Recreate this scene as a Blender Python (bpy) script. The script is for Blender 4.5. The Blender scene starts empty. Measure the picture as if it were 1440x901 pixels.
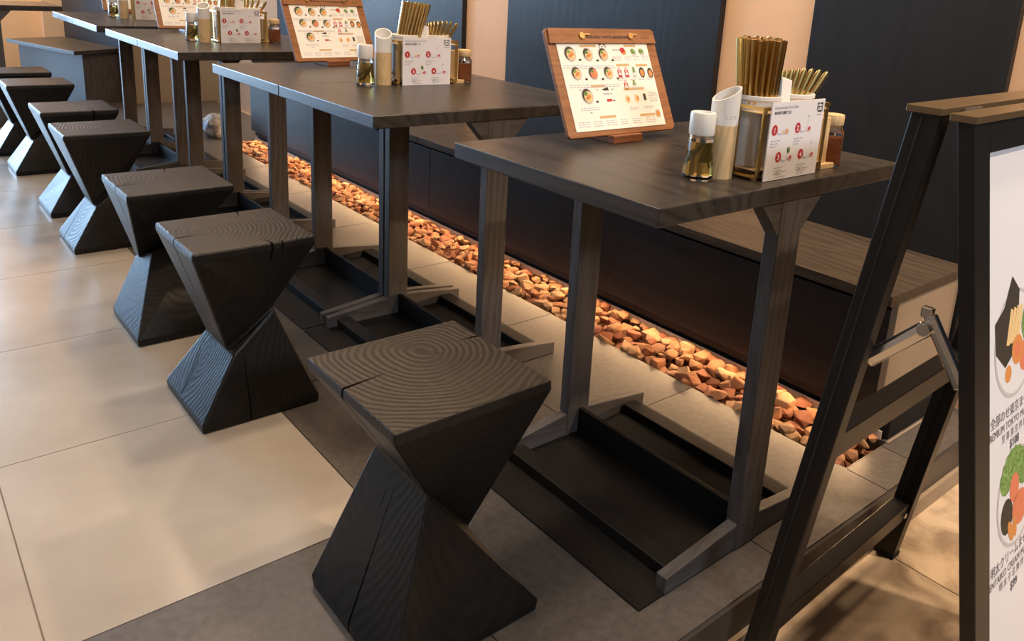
import bpy, bmesh, math, random
from mathutils import Vector, Matrix
import numpy as np
random.seed(7)
R = math.radians
SC = bpy.context.scene
COL = SC.collection

# ------------------------------------------------------------------ camera
def make_camera():
    yaw, pit, rol = R(41.14081833), R(15.05457449), R(3.52894081)
    f = Vector((math.sin(yaw)*math.cos(pit), math.cos(yaw)*math.cos(pit), -math.sin(pit)))
    r = Vector((math.cos(yaw), -math.sin(yaw), 0)); u = r.cross(f)
    r2 = math.cos(rol)*r + math.sin(rol)*u
    u2 = -math.sin(rol)*r + math.cos(rol)*u
    cd = bpy.data.cameras.new('camera'); cam = bpy.data.objects.new('camera', cd); COL.objects.link(cam)
    m = Matrix((r2, u2, -f)).transposed().to_4x4()
    m.translation = (-0.87137747, -0.75429898, 1.05699836)
    cam.matrix_world = m
    cd.sensor_width = 36; cd.lens = 36*1126.502546/1440
    cd.shift_x = -55.45/1440; cd.shift_y = -166.01/1440
    cd.clip_start = 0.02
    SC.camera = cam
make_camera()

# ------------------------------------------------------------------ light
W = bpy.data.worlds.new('world'); SC.world = W; W.use_nodes = True
W.node_tree.nodes['Background'].inputs[0].default_value = (0.80, 0.80, 0.85, 1)
W.node_tree.nodes['Background'].inputs[1].default_value = 0.05
SC.view_settings.view_transform = 'Standard'; SC.view_settings.look = 'None'
SC.view_settings.gamma = 1; SC.view_settings.use_curve_mapping = False
SC.view_settings.exposure = 0.0
SC.cycles.caustics_reflective = False
SC.cycles.sample_clamp_indirect = 4
def area(name, loc, aim, sx, sy, watts, col, spread=180):
    l = bpy.data.lights.new(name, 'AREA'); l.shape = 'RECTANGLE'; l.size = sx; l.size_y = sy
    l.energy = watts; l.color = col; l.spread = R(spread)
    o = bpy.data.objects.new(name, l); COL.objects.link(o); o.location = loc
    o.rotation_euler = (Vector(aim)-Vector(loc)).to_track_quat('-Z', 'Y').to_euler()
    return o
WARM = (1.0, 0.76, 0.53); COOL = (0.33, 0.61, 1.0)
# daylight through the shop front, far end of the aisle on the left
area('daylight_shopfront', (-3.05, 8.4, 1.3), (-0.4, 6.6, 0.2), 5.6, 2.2, 200, COOL)
area('daylight_end', (-1.35, 11.6, 1.5), (-1.2, 5.0, 0.2), 2.6, 2.4, 1000, (0.52, 0.74, 1.0))
# added lamp aimed at the ceiling, for warm fill and sheen on tops
area('ceiling_fill', (1.10, 3.6, 2.36), (0.5, 3.6, 2.68), 8.0, 0.06, 42, (1.0, .70, .44))
# ceiling downlights
for (x, y, wt) in [(0.30, -0.30, 13), (0.45, 1.25, 12), (0.45, 2.7, 12), (0.45, 4.0, 10), (-0.9, 0.5, 10), (-0.9, 2.2, 4)]:
    area('downlight', (x, y, 2.66), (x, y, 0), 0.16, 0.16, wt, WARM, 130)
# added fill lamps that brighten the pilasters
for y in (-.02, .77, 2.26, 3.72, 5.0):   # one above each
    area('wall_fill', (1.12, y, 2.2), (1.33, y, .9), 0.2, 0.06, 6.0, (1.0, .72, .48), 90)
area('wall_fill', (.05, 7.1, 2.3), (.05, 7.5, .8), 0.5, 0.1, 30, (1.0, .74, .42), 120)  # added fill to brighten the far end wall
# added cool fill for the poster, then the mall corridor's lamp outside the step
area('corridor_fill', (-0.6, -3.4, 2.4), (0.6, -0.4, 0.6), 1.0, 0.3, 16, (.82, .90, 1.0), 90)
area('corridor_lamp', (1.5, -1.6, 2.7), (1.2, -0.9, 0), 0.08, 0.08, 40, (1, 0.74, 0.50), 140)
# warm LED strip under the bench
area('led_strip_light', (0.957, 2.15, 0.0725), (0.70, 2.15, 0.0), 4.2, 0.008, 16, (1.0, 0.60, 0.30))

# ------------------------------------------------------------------ materials
def mat(name, col, rough=0.5, metal=0.0, spec=0.5, trans=0.0, ior=1.45, emit=None, estr=0, coat=0):
    m = bpy.data.materials.new(name); m.use_nodes = True
    b = m.node_tree.nodes['Principled BSDF']
    b.inputs['Base Color'].default_value = (*col, 1); b.inputs['Roughness'].default_value = rough
    b.inputs['Metallic'].default_value = metal; b.inputs['Specular IOR Level'].default_value = spec
    b.inputs['Transmission Weight'].default_value = trans; b.inputs['IOR'].default_value = ior
    b.inputs['Coat Weight'].default_value = coat
    if emit: b.inputs['Emission Color'].default_value = (*emit, 1); b.inputs['Emission Strength'].default_value = estr
    return m
def nodes(m):
    nt = m.node_tree
    return nt, nt.nodes, nt.links, nt.nodes['Principled BSDF']
def add_noise(m, c1, c2, scale=(1, 1, 1), nscale=5, detail=5, bump=0.0, lo=0.35, hi=0.65, dist=0.01, rough=None, distort=0.0):
    nt, N, L, b = nodes(m)
    tc = N.new('ShaderNodeTexCoord'); mp = N.new('ShaderNodeMapping'); mp.inputs['Scale'].default_value = scale
    L.new(tc.outputs['Object'], mp.inputs['Vector'])
    n = N.new('ShaderNodeTexNoise'); n.inputs['Scale'].default_value = nscale; n.inputs['Detail'].default_value = detail
    n.inputs['Distortion'].default_value = distort
    L.new(mp.outputs[0], n.inputs['Vector'])
    r = N.new('ShaderNodeValToRGB'); r.color_ramp.elements[0].position = lo; r.color_ramp.elements[1].position = hi
    r.color_ramp.elements[0].color = (*c1, 1); r.color_ramp.elements[1].color = (*c2, 1)
    L.new(n.outputs['Fac'], r.inputs[0]); L.new(r.outputs[0], b.inputs['Base Color'])
    if bump:
        bp = N.new('ShaderNodeBump'); bp.inputs['Strength'].default_value = bump; bp.inputs['Distance'].default_value = dist
        L.new(n.outputs['Fac'], bp.inputs['Height']); L.new(bp.outputs[0], b.inputs['Normal'])
    if rough:
        mr = N.new('ShaderNodeMapRange'); mr.inputs['To Min'].default_value = rough[0]; mr.inputs['To Max'].default_value = rough[1]
        L.new(n.outputs['Fac'], mr.inputs['Value']); L.new(mr.outputs[0], b.inputs['Roughness'])
    return m
def wood(name, c1, c2, rough, along, bump=0.25, scale=1.0, spec=0.5, arch=0.9):
    """open-grained oak: wave bands warped into cathedrals plus fine pores, running along one axis"""
    m = mat(name, c1, rough, spec=spec)
    nt, N, L, b = nodes(m)
    tc = N.new('ShaderNodeTexCoord'); mp = N.new('ShaderNodeMapping')
    s = {'x': (0.12, 1, 1), 'y': (1, 0.12, 1), 'z': (1, 1, 0.12)}[along]
    mp.inputs['Scale'].default_value = tuple(v*scale for v in s)
    L.new(tc.outputs['Object'], mp.inputs['Vector'])
    wv = N.new('ShaderNodeTexNoise'); wv.inputs['Scale'].default_value = 5; wv.inputs['Detail'].default_value = 1
    L.new(mp.outputs[0], wv.inputs['Vector'])
    mul = N.new('ShaderNodeMath'); mul.operation = 'MULTIPLY'; mul.inputs[1].default_value = 16*arch
    L.new(wv.outputs['Fac'], mul.inputs[0])
    fr = N.new('ShaderNodeMath'); fr.operation = 'PINGPONG'; fr.inputs[1].default_value = 0.5
    L.new(mul.outputs[0], fr.inputs[0])
    fine = N.new('ShaderNodeTexNoise'); fine.inputs['Scale'].default_value = 130; fine.inputs['Detail'].default_value = 3
    L.new(mp.outputs[0], fine.inputs['Vector'])
    ad = N.new('ShaderNodeMath'); ad.operation = 'MULTIPLY_ADD'; ad.inputs[1].default_value = 0.9
    L.new(fr.outputs[0], ad.inputs[0]); L.new(fine.outputs['Fac'], ad.inputs[2])
    r = N.new('ShaderNodeValToRGB'); r.color_ramp.elements[0].position = 0.45; r.color_ramp.elements[1].position = 0.85
    r.color_ramp.elements[0].color = (*c1, 1); r.color_ramp.elements[1].color = (*c2, 1)
    L.new(ad.outputs[0], r.inputs[0]); L.new(r.outputs[0], b.inputs['Base Color'])
    bp = N.new('ShaderNodeBump'); bp.inputs['Strength'].default_value = bump; bp.inputs['Distance'].default_value = 0.004
    L.new(ad.outputs[0], bp.inputs['Height']); L.new(bp.outputs[0], b.inputs['Normal'])
    return m
def ring_wood(name, c1, c2, rough, cx=0.0, cy=0.0, bump=0.5, side=0.3):
    """a log: growth rings around a vertical pith; on slanted cuts they become arches"""
    m = mat(name, c1, rough, spec=0.36)
    nt, N, L, b = nodes(m)
    tc = N.new('ShaderNodeTexCoord')
    n1 = N.new('ShaderNodeTexNoise'); n1.inputs['Scale'].default_value = 6; n1.inputs['Detail'].default_value = 2
    L.new(tc.outputs['Object'], n1.inputs['Vector'])
    sub = N.new('ShaderNodeVectorMath'); sub.operation = 'SUBTRACT'; sub.inputs[1].default_value = (0.5, 0.5, 0.5)
    L.new(n1.outputs['Color'], sub.inputs[0])
    sc = N.new('ShaderNodeVectorMath'); sc.operation = 'SCALE'; sc.inputs['Scale'].default_value = 0.055
    L.new(sub.outputs[0], sc.inputs[0])
    ad = N.new('ShaderNodeVectorMath'); ad.operation = 'ADD'
    L.new(tc.outputs['Object'], ad.inputs[0]); L.new(sc.outputs[0], ad.inputs[1])
    mp = N.new('ShaderNodeMapping'); mp.inputs['Location'].default_value = (-cx, -cy, 0); mp.inputs['Scale'].default_value = (1, 1, 0.05)
    L.new(ad.outputs[0], mp.inputs['Vector'])
    ln = N.new('ShaderNodeVectorMath'); ln.operation = 'LENGTH'; L.new(mp.outputs[0], ln.inputs[0])
    mu = N.new('ShaderNodeMath'); mu.operation = 'MULTIPLY'; mu.inputs[1].default_value = 86
    L.new(ln.outputs['Value'], mu.inputs[0])
    pp = N.new('ShaderNodeMath'); pp.operation = 'PINGPONG'; pp.inputs[1].default_value = 0.5
    L.new(mu.outputs[0], pp.inputs[0])
    fm = N.new('ShaderNodeMapping'); fm.inputs['Scale'].default_value = (1, 1, 0.08)
    L.new(tc.outputs['Object'], fm.inputs['Vector'])
    fn = N.new('ShaderNodeTexNoise'); fn.inputs['Scale'].default_value = 60; fn.inputs['Detail'].default_value = 3
    L.new(fm.outputs[0], fn.inputs['Vector'])
    cmb = N.new('ShaderNodeMath'); cmb.operation = 'MULTIPLY_ADD'; cmb.inputs[1].default_value = 0.5
    L.new(fn.outputs['Fac'], cmb.inputs[0]); L.new(pp.outputs[0], cmb.inputs[2])
    r = N.new('ShaderNodeValToRGB'); r.color_ramp.elements[0].position = 0.2; r.color_ramp.elements[1].position = 0.75
    r.color_ramp.elements[0].color = (*c1, 1); r.color_ramp.elements[1].color = (*c2, 1)
    L.new(cmb.outputs[0], r.inputs[0])
    bp = N.new('ShaderNodeBump'); bp.inputs['Distance'].default_value = 0.004
    sx = N.new('ShaderNodeSeparateXYZ'); L.new(tc.outputs['Normal'], sx.inputs[0])     # end grain's bump is stronger than side grain's
    mr = N.new('ShaderNodeMapRange'); mr.inputs['From Min'].default_value = 0.6; mr.inputs['From Max'].default_value = 0.95
    mr.inputs['To Min'].default_value = bump*side; mr.inputs['To Max'].default_value = bump
    L.new(sx.outputs['Z'], mr.inputs['Value']); L.new(mr.outputs[0], bp.inputs['Strength'])
    top_sheen = N.new('ShaderNodeMapRange'); top_sheen.inputs['From Min'].default_value = 0.9; top_sheen.inputs['From Max'].default_value = 0.98
    L.new(sx.outputs['Z'], top_sheen.inputs['Value'])
    mx = N.new('ShaderNodeMix'); mx.data_type = 'RGBA'
    r2 = N.new('ShaderNodeValToRGB'); r2.color_ramp.elements[0].position = 0.2; r2.color_ramp.elements[1].position = 0.75
    r2.color_ramp.elements[0].color = (.020, .0148, .0100, 1); r2.color_ramp.elements[1].color = (.046, .035, .024, 1)  # upward faces browner and lighter: warm sheen painted into the colour
    L.new(cmb.outputs[0], r2.inputs[0]); L.new(top_sheen.outputs[0], mx.inputs[0]); L.new(r.outputs[0], mx.inputs[6]); L.new(r2.outputs[0], mx.inputs[7])
    L.new(mx.outputs[2], b.inputs['Base Color'])
    L.new(cmb.outputs[0], bp.inputs['Height']); L.new(bp.outputs[0], b.inputs['Normal'])
    return m

M = {}
M['light_tile'] = add_noise(mat('light_tile', (.5, .45, .4), 0.34), (.40, .355, .31), (.47, .425, .375), nscale=3.5, rough=(.16, .27))
M['dark_tile'] = add_noise(mat('dark_tile', (.1, .09, .08), 0.4), (.085, .075, .068), (.115, .102, .092), nscale=60, bump=0.12, dist=0.002, rough=(.34, .46))
M['riser_tile'] = mat('riser_tile', (.055, .046, .04), 0.4)
M['grout'] = mat('grout', (.46, .37, .29), 0.8)
M['mall_stone'] = add_noise(mat('mall_stone', (.5, .4, .3), 0.35), (.30, .22, .15), (.60, .47, .33), nscale=7, detail=9, lo=.36, hi=.62, distort=1.2)
M['black_oak'] = wood('black_oak', (.020, .017, .015), (.042, .036, .031), 0.33, 'y', bump=0.06)
M['bench_oak'] = wood('bench_oak', (.036, .027, .020), (.056, .042, .031), 0.42, 'y', bump=0.2)
M['bench_front'] = wood('bench_front', (.014, .013, .013), (.021, .020, .019), 0.5, 'y', bump=0.08)
M['wall_oak'] = wood('wall_oak', (.0068, .0074, .0090), (.0095, .0103, .0122), 0.46, 'z', bump=0.10, scale=0.8)
M['grey_oak'] = wood('grey_oak', (.062, .056, .055), (.095, .087, .086), 0.5, 'z', bump=0.12)
M['grey_oak_x'] = wood('grey_oak_x', (.062, .056, .055), (.095, .087, .086), 0.5, 'x', bump=0.12)
M['steel'] = add_noise(mat('steel', (.007, .006, .006), 0.48, spec=.35), (.006, .0055, .0055), (.009, .008, .0075), nscale=80, bump=0.03)
M['peach'] = add_noise(mat('peach', (.72, .48, .30), 0.6), (.69, .455, .285), (.74, .49, .315), nscale=4)
M['beige_panel'] = add_noise(mat('beige_panel', (.34, .26, .18), 0.55), (.32, .245, .17), (.36, .275, .19), nscale=5)
M['ceiling'] = mat('ceiling', (.72, .62, .52), 0.8)
M['wall_plain'] = mat('wall_plain', (.45, .42, .38), 0.8)
M['grey_panel'] = mat('grey_panel', (.095, .088, .082), 0.5)
M['void'] = mat('void', (.006, .005, .005), 0.7)
M['led_profile'] = mat('led_profile', (.75, .70, .62), 0.4)
M['bronze'] = mat('bronze', (.011, .0100, .0095), 0.36, spec=.35)
M['bronze_top'] = mat('bronze_top', (.17, .115, .060), 0.38, metal=0.5)
M['rubber'] = mat('rubber', (.01, .01, .01), 0.7)
M['chrome'] = mat('chrome', (.72, .70, .68), 0.22, metal=1.0)
M['poster'] = mat('poster', (.80, .81, .86), 0.35)
M['paper'] = mat('paper', (.90, .87, .81), 0.5)
M['card'] = mat('card', (.82, .80, .83), 0.4)
M['ink'] = mat('ink', (.03, .03, .035), 0.6)
M['ink_soft'] = mat('ink_soft', (.13, .12, .15), 0.6)
M['ink_grey'] = mat('ink_grey', (.42, .41, .44), 0.6)
M['ink_blue'] = mat('ink_blue', (.45, .50, .66), 0.6)
M['ink_red'] = mat('ink_red', (.50, .03, .035), 0.5)
M['ink_pink'] = mat('ink_pink', (.72, .42, .42), 0.5)
M['ink_ochre'] = mat('ink_ochre', (.62, .42, .20), 0.6)
M['food_orange'] = mat('food_orange', (.70, .28, .08), 0.6)
M['food_salmon'] = mat('food_salmon', (.72, .22, .11), 0.6)
M['food_yellow'] = mat('food_yellow', (.80, .58, .28), 0.6)
M['food_green'] = add_noise(mat('food_green', (.15, .3, .06), 0.6), (.09, .20, .04), (.30, .46, .14), nscale=180)
M['food_dark'] = mat('food_dark', (.045, .038, .028), 0.6)
M['print_bowl'] = mat('print_bowl', (.56, .54, .55), 0.5)
M['white_plastic'] = mat('white_plastic', (.78, .76, .73), 0.35)
M['light_wood'] = wood('light_wood', (.60, .41, .20), (.70, .50, .27), 0.5, 'z', bump=0.05, scale=3)
M['board_wood'] = wood('board_wood', (.24, .095, .035), (.33, .14, .055), 0.42, 'x', bump=0.08, scale=2)
M['stand_wood'] = wood('stand_wood', (.17, .060, .026), (.24, .090, .040), 0.45, 'x', bump=0.05, scale=2)
M['gold'] = mat('gold', (.78, .54, .20), 0.24, metal=1.0)
M['brass'] = mat('brass', (.72, .50, .22), 0.3, metal=1.0)
M['glass'] = mat('glass', (1, 1, 1), 0.02, trans=1.0)
M['oil'] = mat('oil', (.78, .56, .16), 0.05, trans=0.85, ior=1.36)
M['herb'] = mat('herb', (.09, .10, .025), 0.6)
M['chili'] = add_noise(mat('chili', (.4, .13, .04), 0.9), (.30, .085, .03), (.48, .17, .06), nscale=300)
M['tissue'] = mat('tissue', (.85, .82, .80), 0.8)
M['plastic_bag'] = add_noise(mat('plastic_bag', (.6, .6, .62), 0.2), (.10, .075, .055), (.62, .64, .70), nscale=14)
STONE = []
for i, (a, b_) in enumerate([((.28, .115, .055), (.42, .19, .095)), ((.34, .155, .075), (.46, .24, .125)), ((.25, .088, .048), (.36, .145, .08)), ((.37, .20, .10), (.48, .29, .16))]):
    STONE.append(add_noise(mat('terracotta_stone', a, 0.85), a, b_, nscale=38, detail=6, bump=0.5, dist=0.006))
STOOLW = [ring_wood('charred_log', (.0055, .0052, .0052), (.010, .0090, .0084), 0.44, cx, cy, bu, sd) for cx, cy, bu, sd in [(.024, .062, .40, .34), (-.081, .021, .34, .5), (.0, .03, .28, .5), (.02, .0, .3, .7)]]

# ------------------------------------------------------------------ mesh helpers
class MB:
    def __init__(s): s.v = []; s.f = []; s.m = []; s.cur = 0
    def add(s, vs, fs):
        o = len(s.v); s.v += [tuple(v) for v in vs]; s.f += [tuple(i+o for i in f) for f in fs]; s.m += [s.cur]*len(fs); return s
    def box(s, x0, x1, y0, y1, z0, z1):
        return s.add([(x0, y0, z0), (x1, y0, z0), (x1, y1, z0), (x0, y1, z0), (x0, y0, z1), (x1, y0, z1), (x1, y1, z1), (x0, y1, z1)],
                     [(0, 3, 2, 1), (4, 5, 6, 7), (0, 1, 5, 4), (1, 2, 6, 5), (2, 3, 7, 6), (3, 0, 4, 7)])
    def rings(s, rings, cap=True):
        n = len(rings[0]); vs = [p for r in rings for p in r]; fs = []
        for i in range(len(rings)-1):
            for k in range(n):
                a = i*n+k; b = i*n+(k+1) % n; fs.append((a, b, b+n, a+n))
        if cap: fs.append(tuple(range(n-1, -1, -1))); fs.append(tuple(range((len(rings)-1)*n, len(rings)*n)))
        return s.add(vs, fs)
    def prism(s, poly, axis, a, b):
        """poly in the two other axes (cyclic order), extruded along axis from a to b"""
        def P(u, v, w): return {'x': (w, u, v), 'y': (v, w, u), 'z': (u, v, w)}[axis]
        return s.rings([[P(u, v, a) for u, v in poly], [P(u, v, b) for u, v in poly]])
    def tube(s, p0, p1, r0, r1=None, n=10, flat=1.0, side=None):
        p0, p1 = Vector(p0), Vector(p1); d = (p1-p0).normalized(); r1 = r0 if r1 is None else r1
        q = d.orthogonal().normalized() if side is None else (Vector(side)-d*Vector(side).dot(d)).normalized()
        w = d.cross(q)
        return s.rings([[p+(q*math.cos(2*math.pi*k/n)+w*flat*math.sin(2*math.pi*k/n))*r for k in range(n)] for p, r in ((p0, r0), (p1, r1))])
    def lathe(s, prof, n=24, c=(0, 0), cap=True):
        return s.rings([[(c[0]+r*math.cos(2*math.pi*k/n), c[1]+r*math.sin(2*math.pi*k/n), z) for k in range(n)] for r, z in prof], cap)
    def disc(s, cx, cz, rx, rz, y, n=14, tilt=0):
        ct, st = math.cos(tilt), math.sin(tilt)
        vs = [(cx+rx*math.cos(2*math.pi*k/n)*ct-rz*math.sin(2*math.pi*k/n)*st, y, cz+rx*math.cos(2*math.pi*k/n)*st+rz*math.sin(2*math.pi*k/n)*ct) for k in range(n)]
        return s.add(vs, [tuple(range(n))])
    def rect(s, x0, x1, z0, z1, y): return s.add([(x0, y, z0), (x1, y, z0), (x1, y, z1), (x0, y, z1)], [(0, 1, 2, 3)])
    def poly(s, pts, y): return s.add([(a, y, b) for a, b in pts], [tuple(range(len(pts)))])
    def mesh(s, name):
        me = bpy.data.meshes.new(name); me.from_pydata(s.v, [], s.f); me.update()
        return me
def obj(name, mb, mats, parent=None, bevel=0, smooth=False, seg=2, loc=None, fix=True):
    me = mb.mesh(name) if isinstance(mb, MB) else mb
    if not isinstance(mats, (list, tuple)): mats = [mats]
    for m in mats: me.materials.append(M[m] if isinstance(m, str) else m)
    if isinstance(mb, MB) and len(mats) > 1:
        me.polygons.foreach_set('material_index', mb.m)
    if fix:
        bm = bmesh.new(); bm.from_mesh(me); bmesh.ops.recalc_face_normals(bm, faces=bm.faces); bm.to_mesh(me); bm.free()
    if smooth:
        me.polygons.foreach_set('use_smooth', [True]*len(me.polygons))
        me.set_sharp_from_angle(angle=R(40))
    o = bpy.data.objects.new(name, me); COL.objects.link(o)
    if parent: o.parent = parent
    if loc: o.location = loc
    if bevel:
        b = o.modifiers.new('bevel', 'BEVEL'); b.width = bevel; b.segments = seg; b.limit_method = 'ANGLE'; b.angle_limit = R(35)
    return o
def tag(o, label, cat, group=None, kind=None):
    if label: o['label'] = label
    if cat: o['category'] = cat
    if group: o['group'] = group
    if kind: o['kind'] = kind
    return o
def thing(name, label, cat, loc=(0, 0, 0), rz=0, group=None):
    o = bpy.data.objects.new(name, None); COL.objects.link(o); o.empty_display_size = 0.05
    o.location = loc; o.rotation_euler = (0, 0, rz)
    return tag(o, label, cat, group)
def struct(o): o['kind'] = 'structure'; return o
def copy_tree(o, parent=None):
    c = o.copy(); COL.objects.link(c)
    if parent: c.parent = parent
    for ch in list(o.children): copy_tree(ch, c)
    return c
def evaluated(o):
    dg = bpy.context.evaluated_depsgraph_get(); me = bpy.data.meshes.new_from_object(o.evaluated_get(dg)); return me
_tc = {}
def text_verts(s, size, align='LEFT', thick=0.0):
    cu = bpy.data.curves.new('text', 'FONT'); cu.body = s; cu.size = size; cu.align_x = align; cu.resolution_u = 2; cu.offset = thick
    o = bpy.data.objects.new('text', cu); COL.objects.link(o)
    me = evaluated(o); bpy.data.objects.remove(o); bpy.data.curves.remove(cu)
    vs = [tuple(v.co) for v in me.vertices]; fs = [tuple(p.vertices) for p in me.polygons]
    bpy.data.meshes.remove(me); return vs, fs
def put_text(mb, s, size, x, z, y, align='LEFT', thick=0.0, width=None):
    vs, fs = text_verts(s, size, align, thick)
    k = 1
    if width and vs:
        w = max(v[0] for v in vs)-min(v[0] for v in vs); k = width/w
    mb.add([(x+v[0]*k, y, z+v[1]) for v in vs], fs)

# ================================================================== SETTING
FX0, FXB, FX1 = -3.0, -0.183, 1.32      # aisle side, start of dark border, wall
YE = -0.08                              # edge of the step
LZ = -0.12                              # mall floor
fl = struct(obj('floor', MB().box(FX0, 0.785, YE+.004, 12, -.12, -.006).box(0.785, 1.40, YE+.004, 0.025, -.12, -.006).box(0.985, 1.40, 0.025, 4.25, -.12, -.006)
                .box(0.785, 1.40, 4.25, 12, -.12, -.006).box(0.785, 0.985, .025, 4.25, -.12, -.07), 'grout'))
def tile_mesh(w, d, m):
    g = 0.0014
    o = obj('floor_tile', MB().box(g, w-g, g, d-g, -.006, 0), m, fl, fix=True); o.data.update(); return o
TC = {}
def tile(x0, x1, y0, y1, m):
    k = (round(x1-x0, 3), round(y1-y0, 3), m)
    if k in TC: o = TC[k].copy(); COL.objects.link(o)
    else: o = tile_mesh(x1-x0, y1-y0, m); TC[k] = o
    o.location = (x0, y0, 0)
ys = [YE, 0.5] + [0.5+0.61*k for k in range(1, 20)]
xs_l = [FXB-0.58*k for k in range(0, 5)]
for k in range(len(ys)-1):
    y0, y1 = ys[k], min(ys[k+1], 12)
    for j in range(4):
        tile(xs_l[j+1], xs_l[j], y0, y1, 'dark_tile' if k == 0 else 'light_tile')
    tile(FXB, .383, y0, y1, 'dark_tile')
    if k > 0:
        tile(.383, .785, y0, y1, 'dark_tile')
        if y0 > 4.25-.3: tile(.785, 1.29, max(y0, 4.25), y1, 'dark_tile')
    else:
        tile(.383, .785, y0, y1, 'dark_tile'); tile(.785, .953, YE, .025, 'dark_tile'); tile(.953, 1.33, YE, .025, 'dark_tile')
struct(obj('trim_1', MB().box(FX0, 1.4, YE-.006, YE+.004, LZ, -.004), 'riser_tile'))
struct(obj('trim_2', MB().box(FX0, 1.4, YE-.016, YE-.006, LZ, LZ+.045), 'beige_panel'))
# mall floor
lf = struct(obj('lower_floor', MB().box(-3, 4, -4, YE, LZ-.1, LZ-.006), 'grout'))
t0 = None
for i in range(-5, 7):
    for j in range(6):
        if t0 is None:
            t0 = obj('stone_tile', MB().box(.0015, .5985, -.5985, -.0015, -.006, 0), 'mall_stone', lf); o = t0
        else: o = t0.copy(); COL.objects.link(o)
        o.location = (0.14+.6*i, YE-.012-.6*j-.05*0, LZ)
# planter trough lining
struct(obj('trim_3', MB().box(.785, .788, .025, 4.25, -.07, -.001).box(.982, .985, .025, 4.25, -.07, -.001).box(.788, .982, .025, .028, -.07, -.001).box(.788, .982, 4.247, 4.25, -.07, -.001), 'dark_tile'))

# right wall: dark timber panels with recessed peach pilasters between
wr = struct(obj('wall_right', MB().box(1.335, 1.42, -.25, 12, -.12, 2.7), 'wall_plain'))
PIL = [(-.25, .035), (.60, .94), (2.085, 2.43), (3.55, 3.90), (4.62, 5.45)]
for a, b in PIL:
    obj('pilaster', MB().box(1.315, 1.335, a-.03, b+.03, -.02, 2.68), 'peach', wr)
edges = [(.035, .60), (.94, 2.085), (2.43, 3.55), (3.90, 4.62)]
for a, b in edges:
    obj('wall_panel', MB().box(1.29, 1.334, a, b, 0.0, 2.68), 'wall_oak', wr, bevel=.002)
# jog at the far end: beige return and dark panel behind the second bench
wf = struct(obj('wall_far', MB().prism([(.70, 5.95), (1.40, 5.95), (1.40, 6.05), (.74, 6.05), (.56, 7.15), (.48, 7.15)], 'z', 0, 2.68), 'beige_panel'))
obj('wall_panel', MB().prism([(.685, 5.93), (.70, 5.93), (.48, 7.12), (.465, 7.12)], 'z', .0, 2.68), 'wall_oak', wf)
we = struct(obj('wall_end', MB().box(-.30, .60, 7.5, 7.6, 0, 2.68), 'peach'))
obj('corner_post', MB().box(.36, .52, 7.38, 7.5, 0, 2.68), 'peach', we)
struct(obj('ceiling', MB().box(-3.12, 1.42, -4, 12, 2.68, 2.76), 'ceiling'))
# shop front on the aisle's far side: low wall, mullions, glass
wl = struct(obj('wall_left', MB().box(-3.12, -3.02, -1, 5.4, LZ, 2.68), 'wall_plain'))
wn = struct(obj('window_1', MB().box(-3.12, -3.06, 5.4, 11.4, 2.5, 2.68).box(-3.12, -3.06, 5.4, 11.4, 0, .12), 'bronze'))
for k in range(5):
    obj('mullion', MB().box(-3.12, -3.08, 5.4+k*1.49, 5.44+k*1.49, .12, 2.5), 'bronze', wn)

# ================================================================== BENCH
def bench():
    t = thing('bench', 'long built-in bench with dark wooden seat and black front along the right wall', 'bench', (1.09, 2.15, 0))
    def P(name, mb, m, bv=.0015): return obj(name, mb, m, t, bevel=bv, loc=(-1.09, -2.15, 0))
    P('seat', MB().box(.885, 1.288, .035, 2.14, .383, .41).box(.885, 1.288, 2.143, 4.25, .383, .41), 'bench_oak')
    P('front_panel', MB().box(.950, .965, .062, 2.142, .075, .352).box(.950, .965, 2.144, 4.24, .075, .352), 'bench_front')
    P('end_panel', MB().box(.950, 1.285, .045, .062, .062, .383), 'beige_panel')
    P('support', MB().box(.99, 1.28, .07, 4.24, .06, .382), 'void')
    P('plinth', MB().box(.99, 1.27, .03, 4.24, 0.002, .062), 'void')
    P('valance', MB().box(.974, .985, .062, 4.24, .040, .080), 'void')
    return t
bench()
ls = thing('led_strip', 'slim pale LED channel lighting the stones along the foot of the bench', 'light strip', (.985, 2.15, 0))
obj('channel', MB().box(-.014, -.011, -2.11, 2.09, .004, .027), 'led_profile', ls)
# second bench at the far end
b2 = thing('bench', 'second bench at the far left with grey-lit seat and plain end', 'bench', (.35, 6.2, 0))
obj('seat', MB().prism([(.29, 5.82), (.665, 6.07), (.44, 7.10), (.02, 6.87)], 'z', .383, .41), 'bench_oak', b2, bevel=.002, loc=(-.35, -6.2, 0))
obj('front_panel', MB().prism([(.355, 5.90), (.372, 5.93), (.11, 6.93), (.10, 6.90)], 'z', .0, .383), 'grey_panel', b2, loc=(-.35, -6.2, 0))
obj('end_panel', MB().prism([(.357, 5.898), (.652, 6.08), (.645, 6.10), (.362, 5.935)], 'z', .0, .383), 'grey_oak', b2, loc=(-.35, -6.2, 0))

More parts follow.
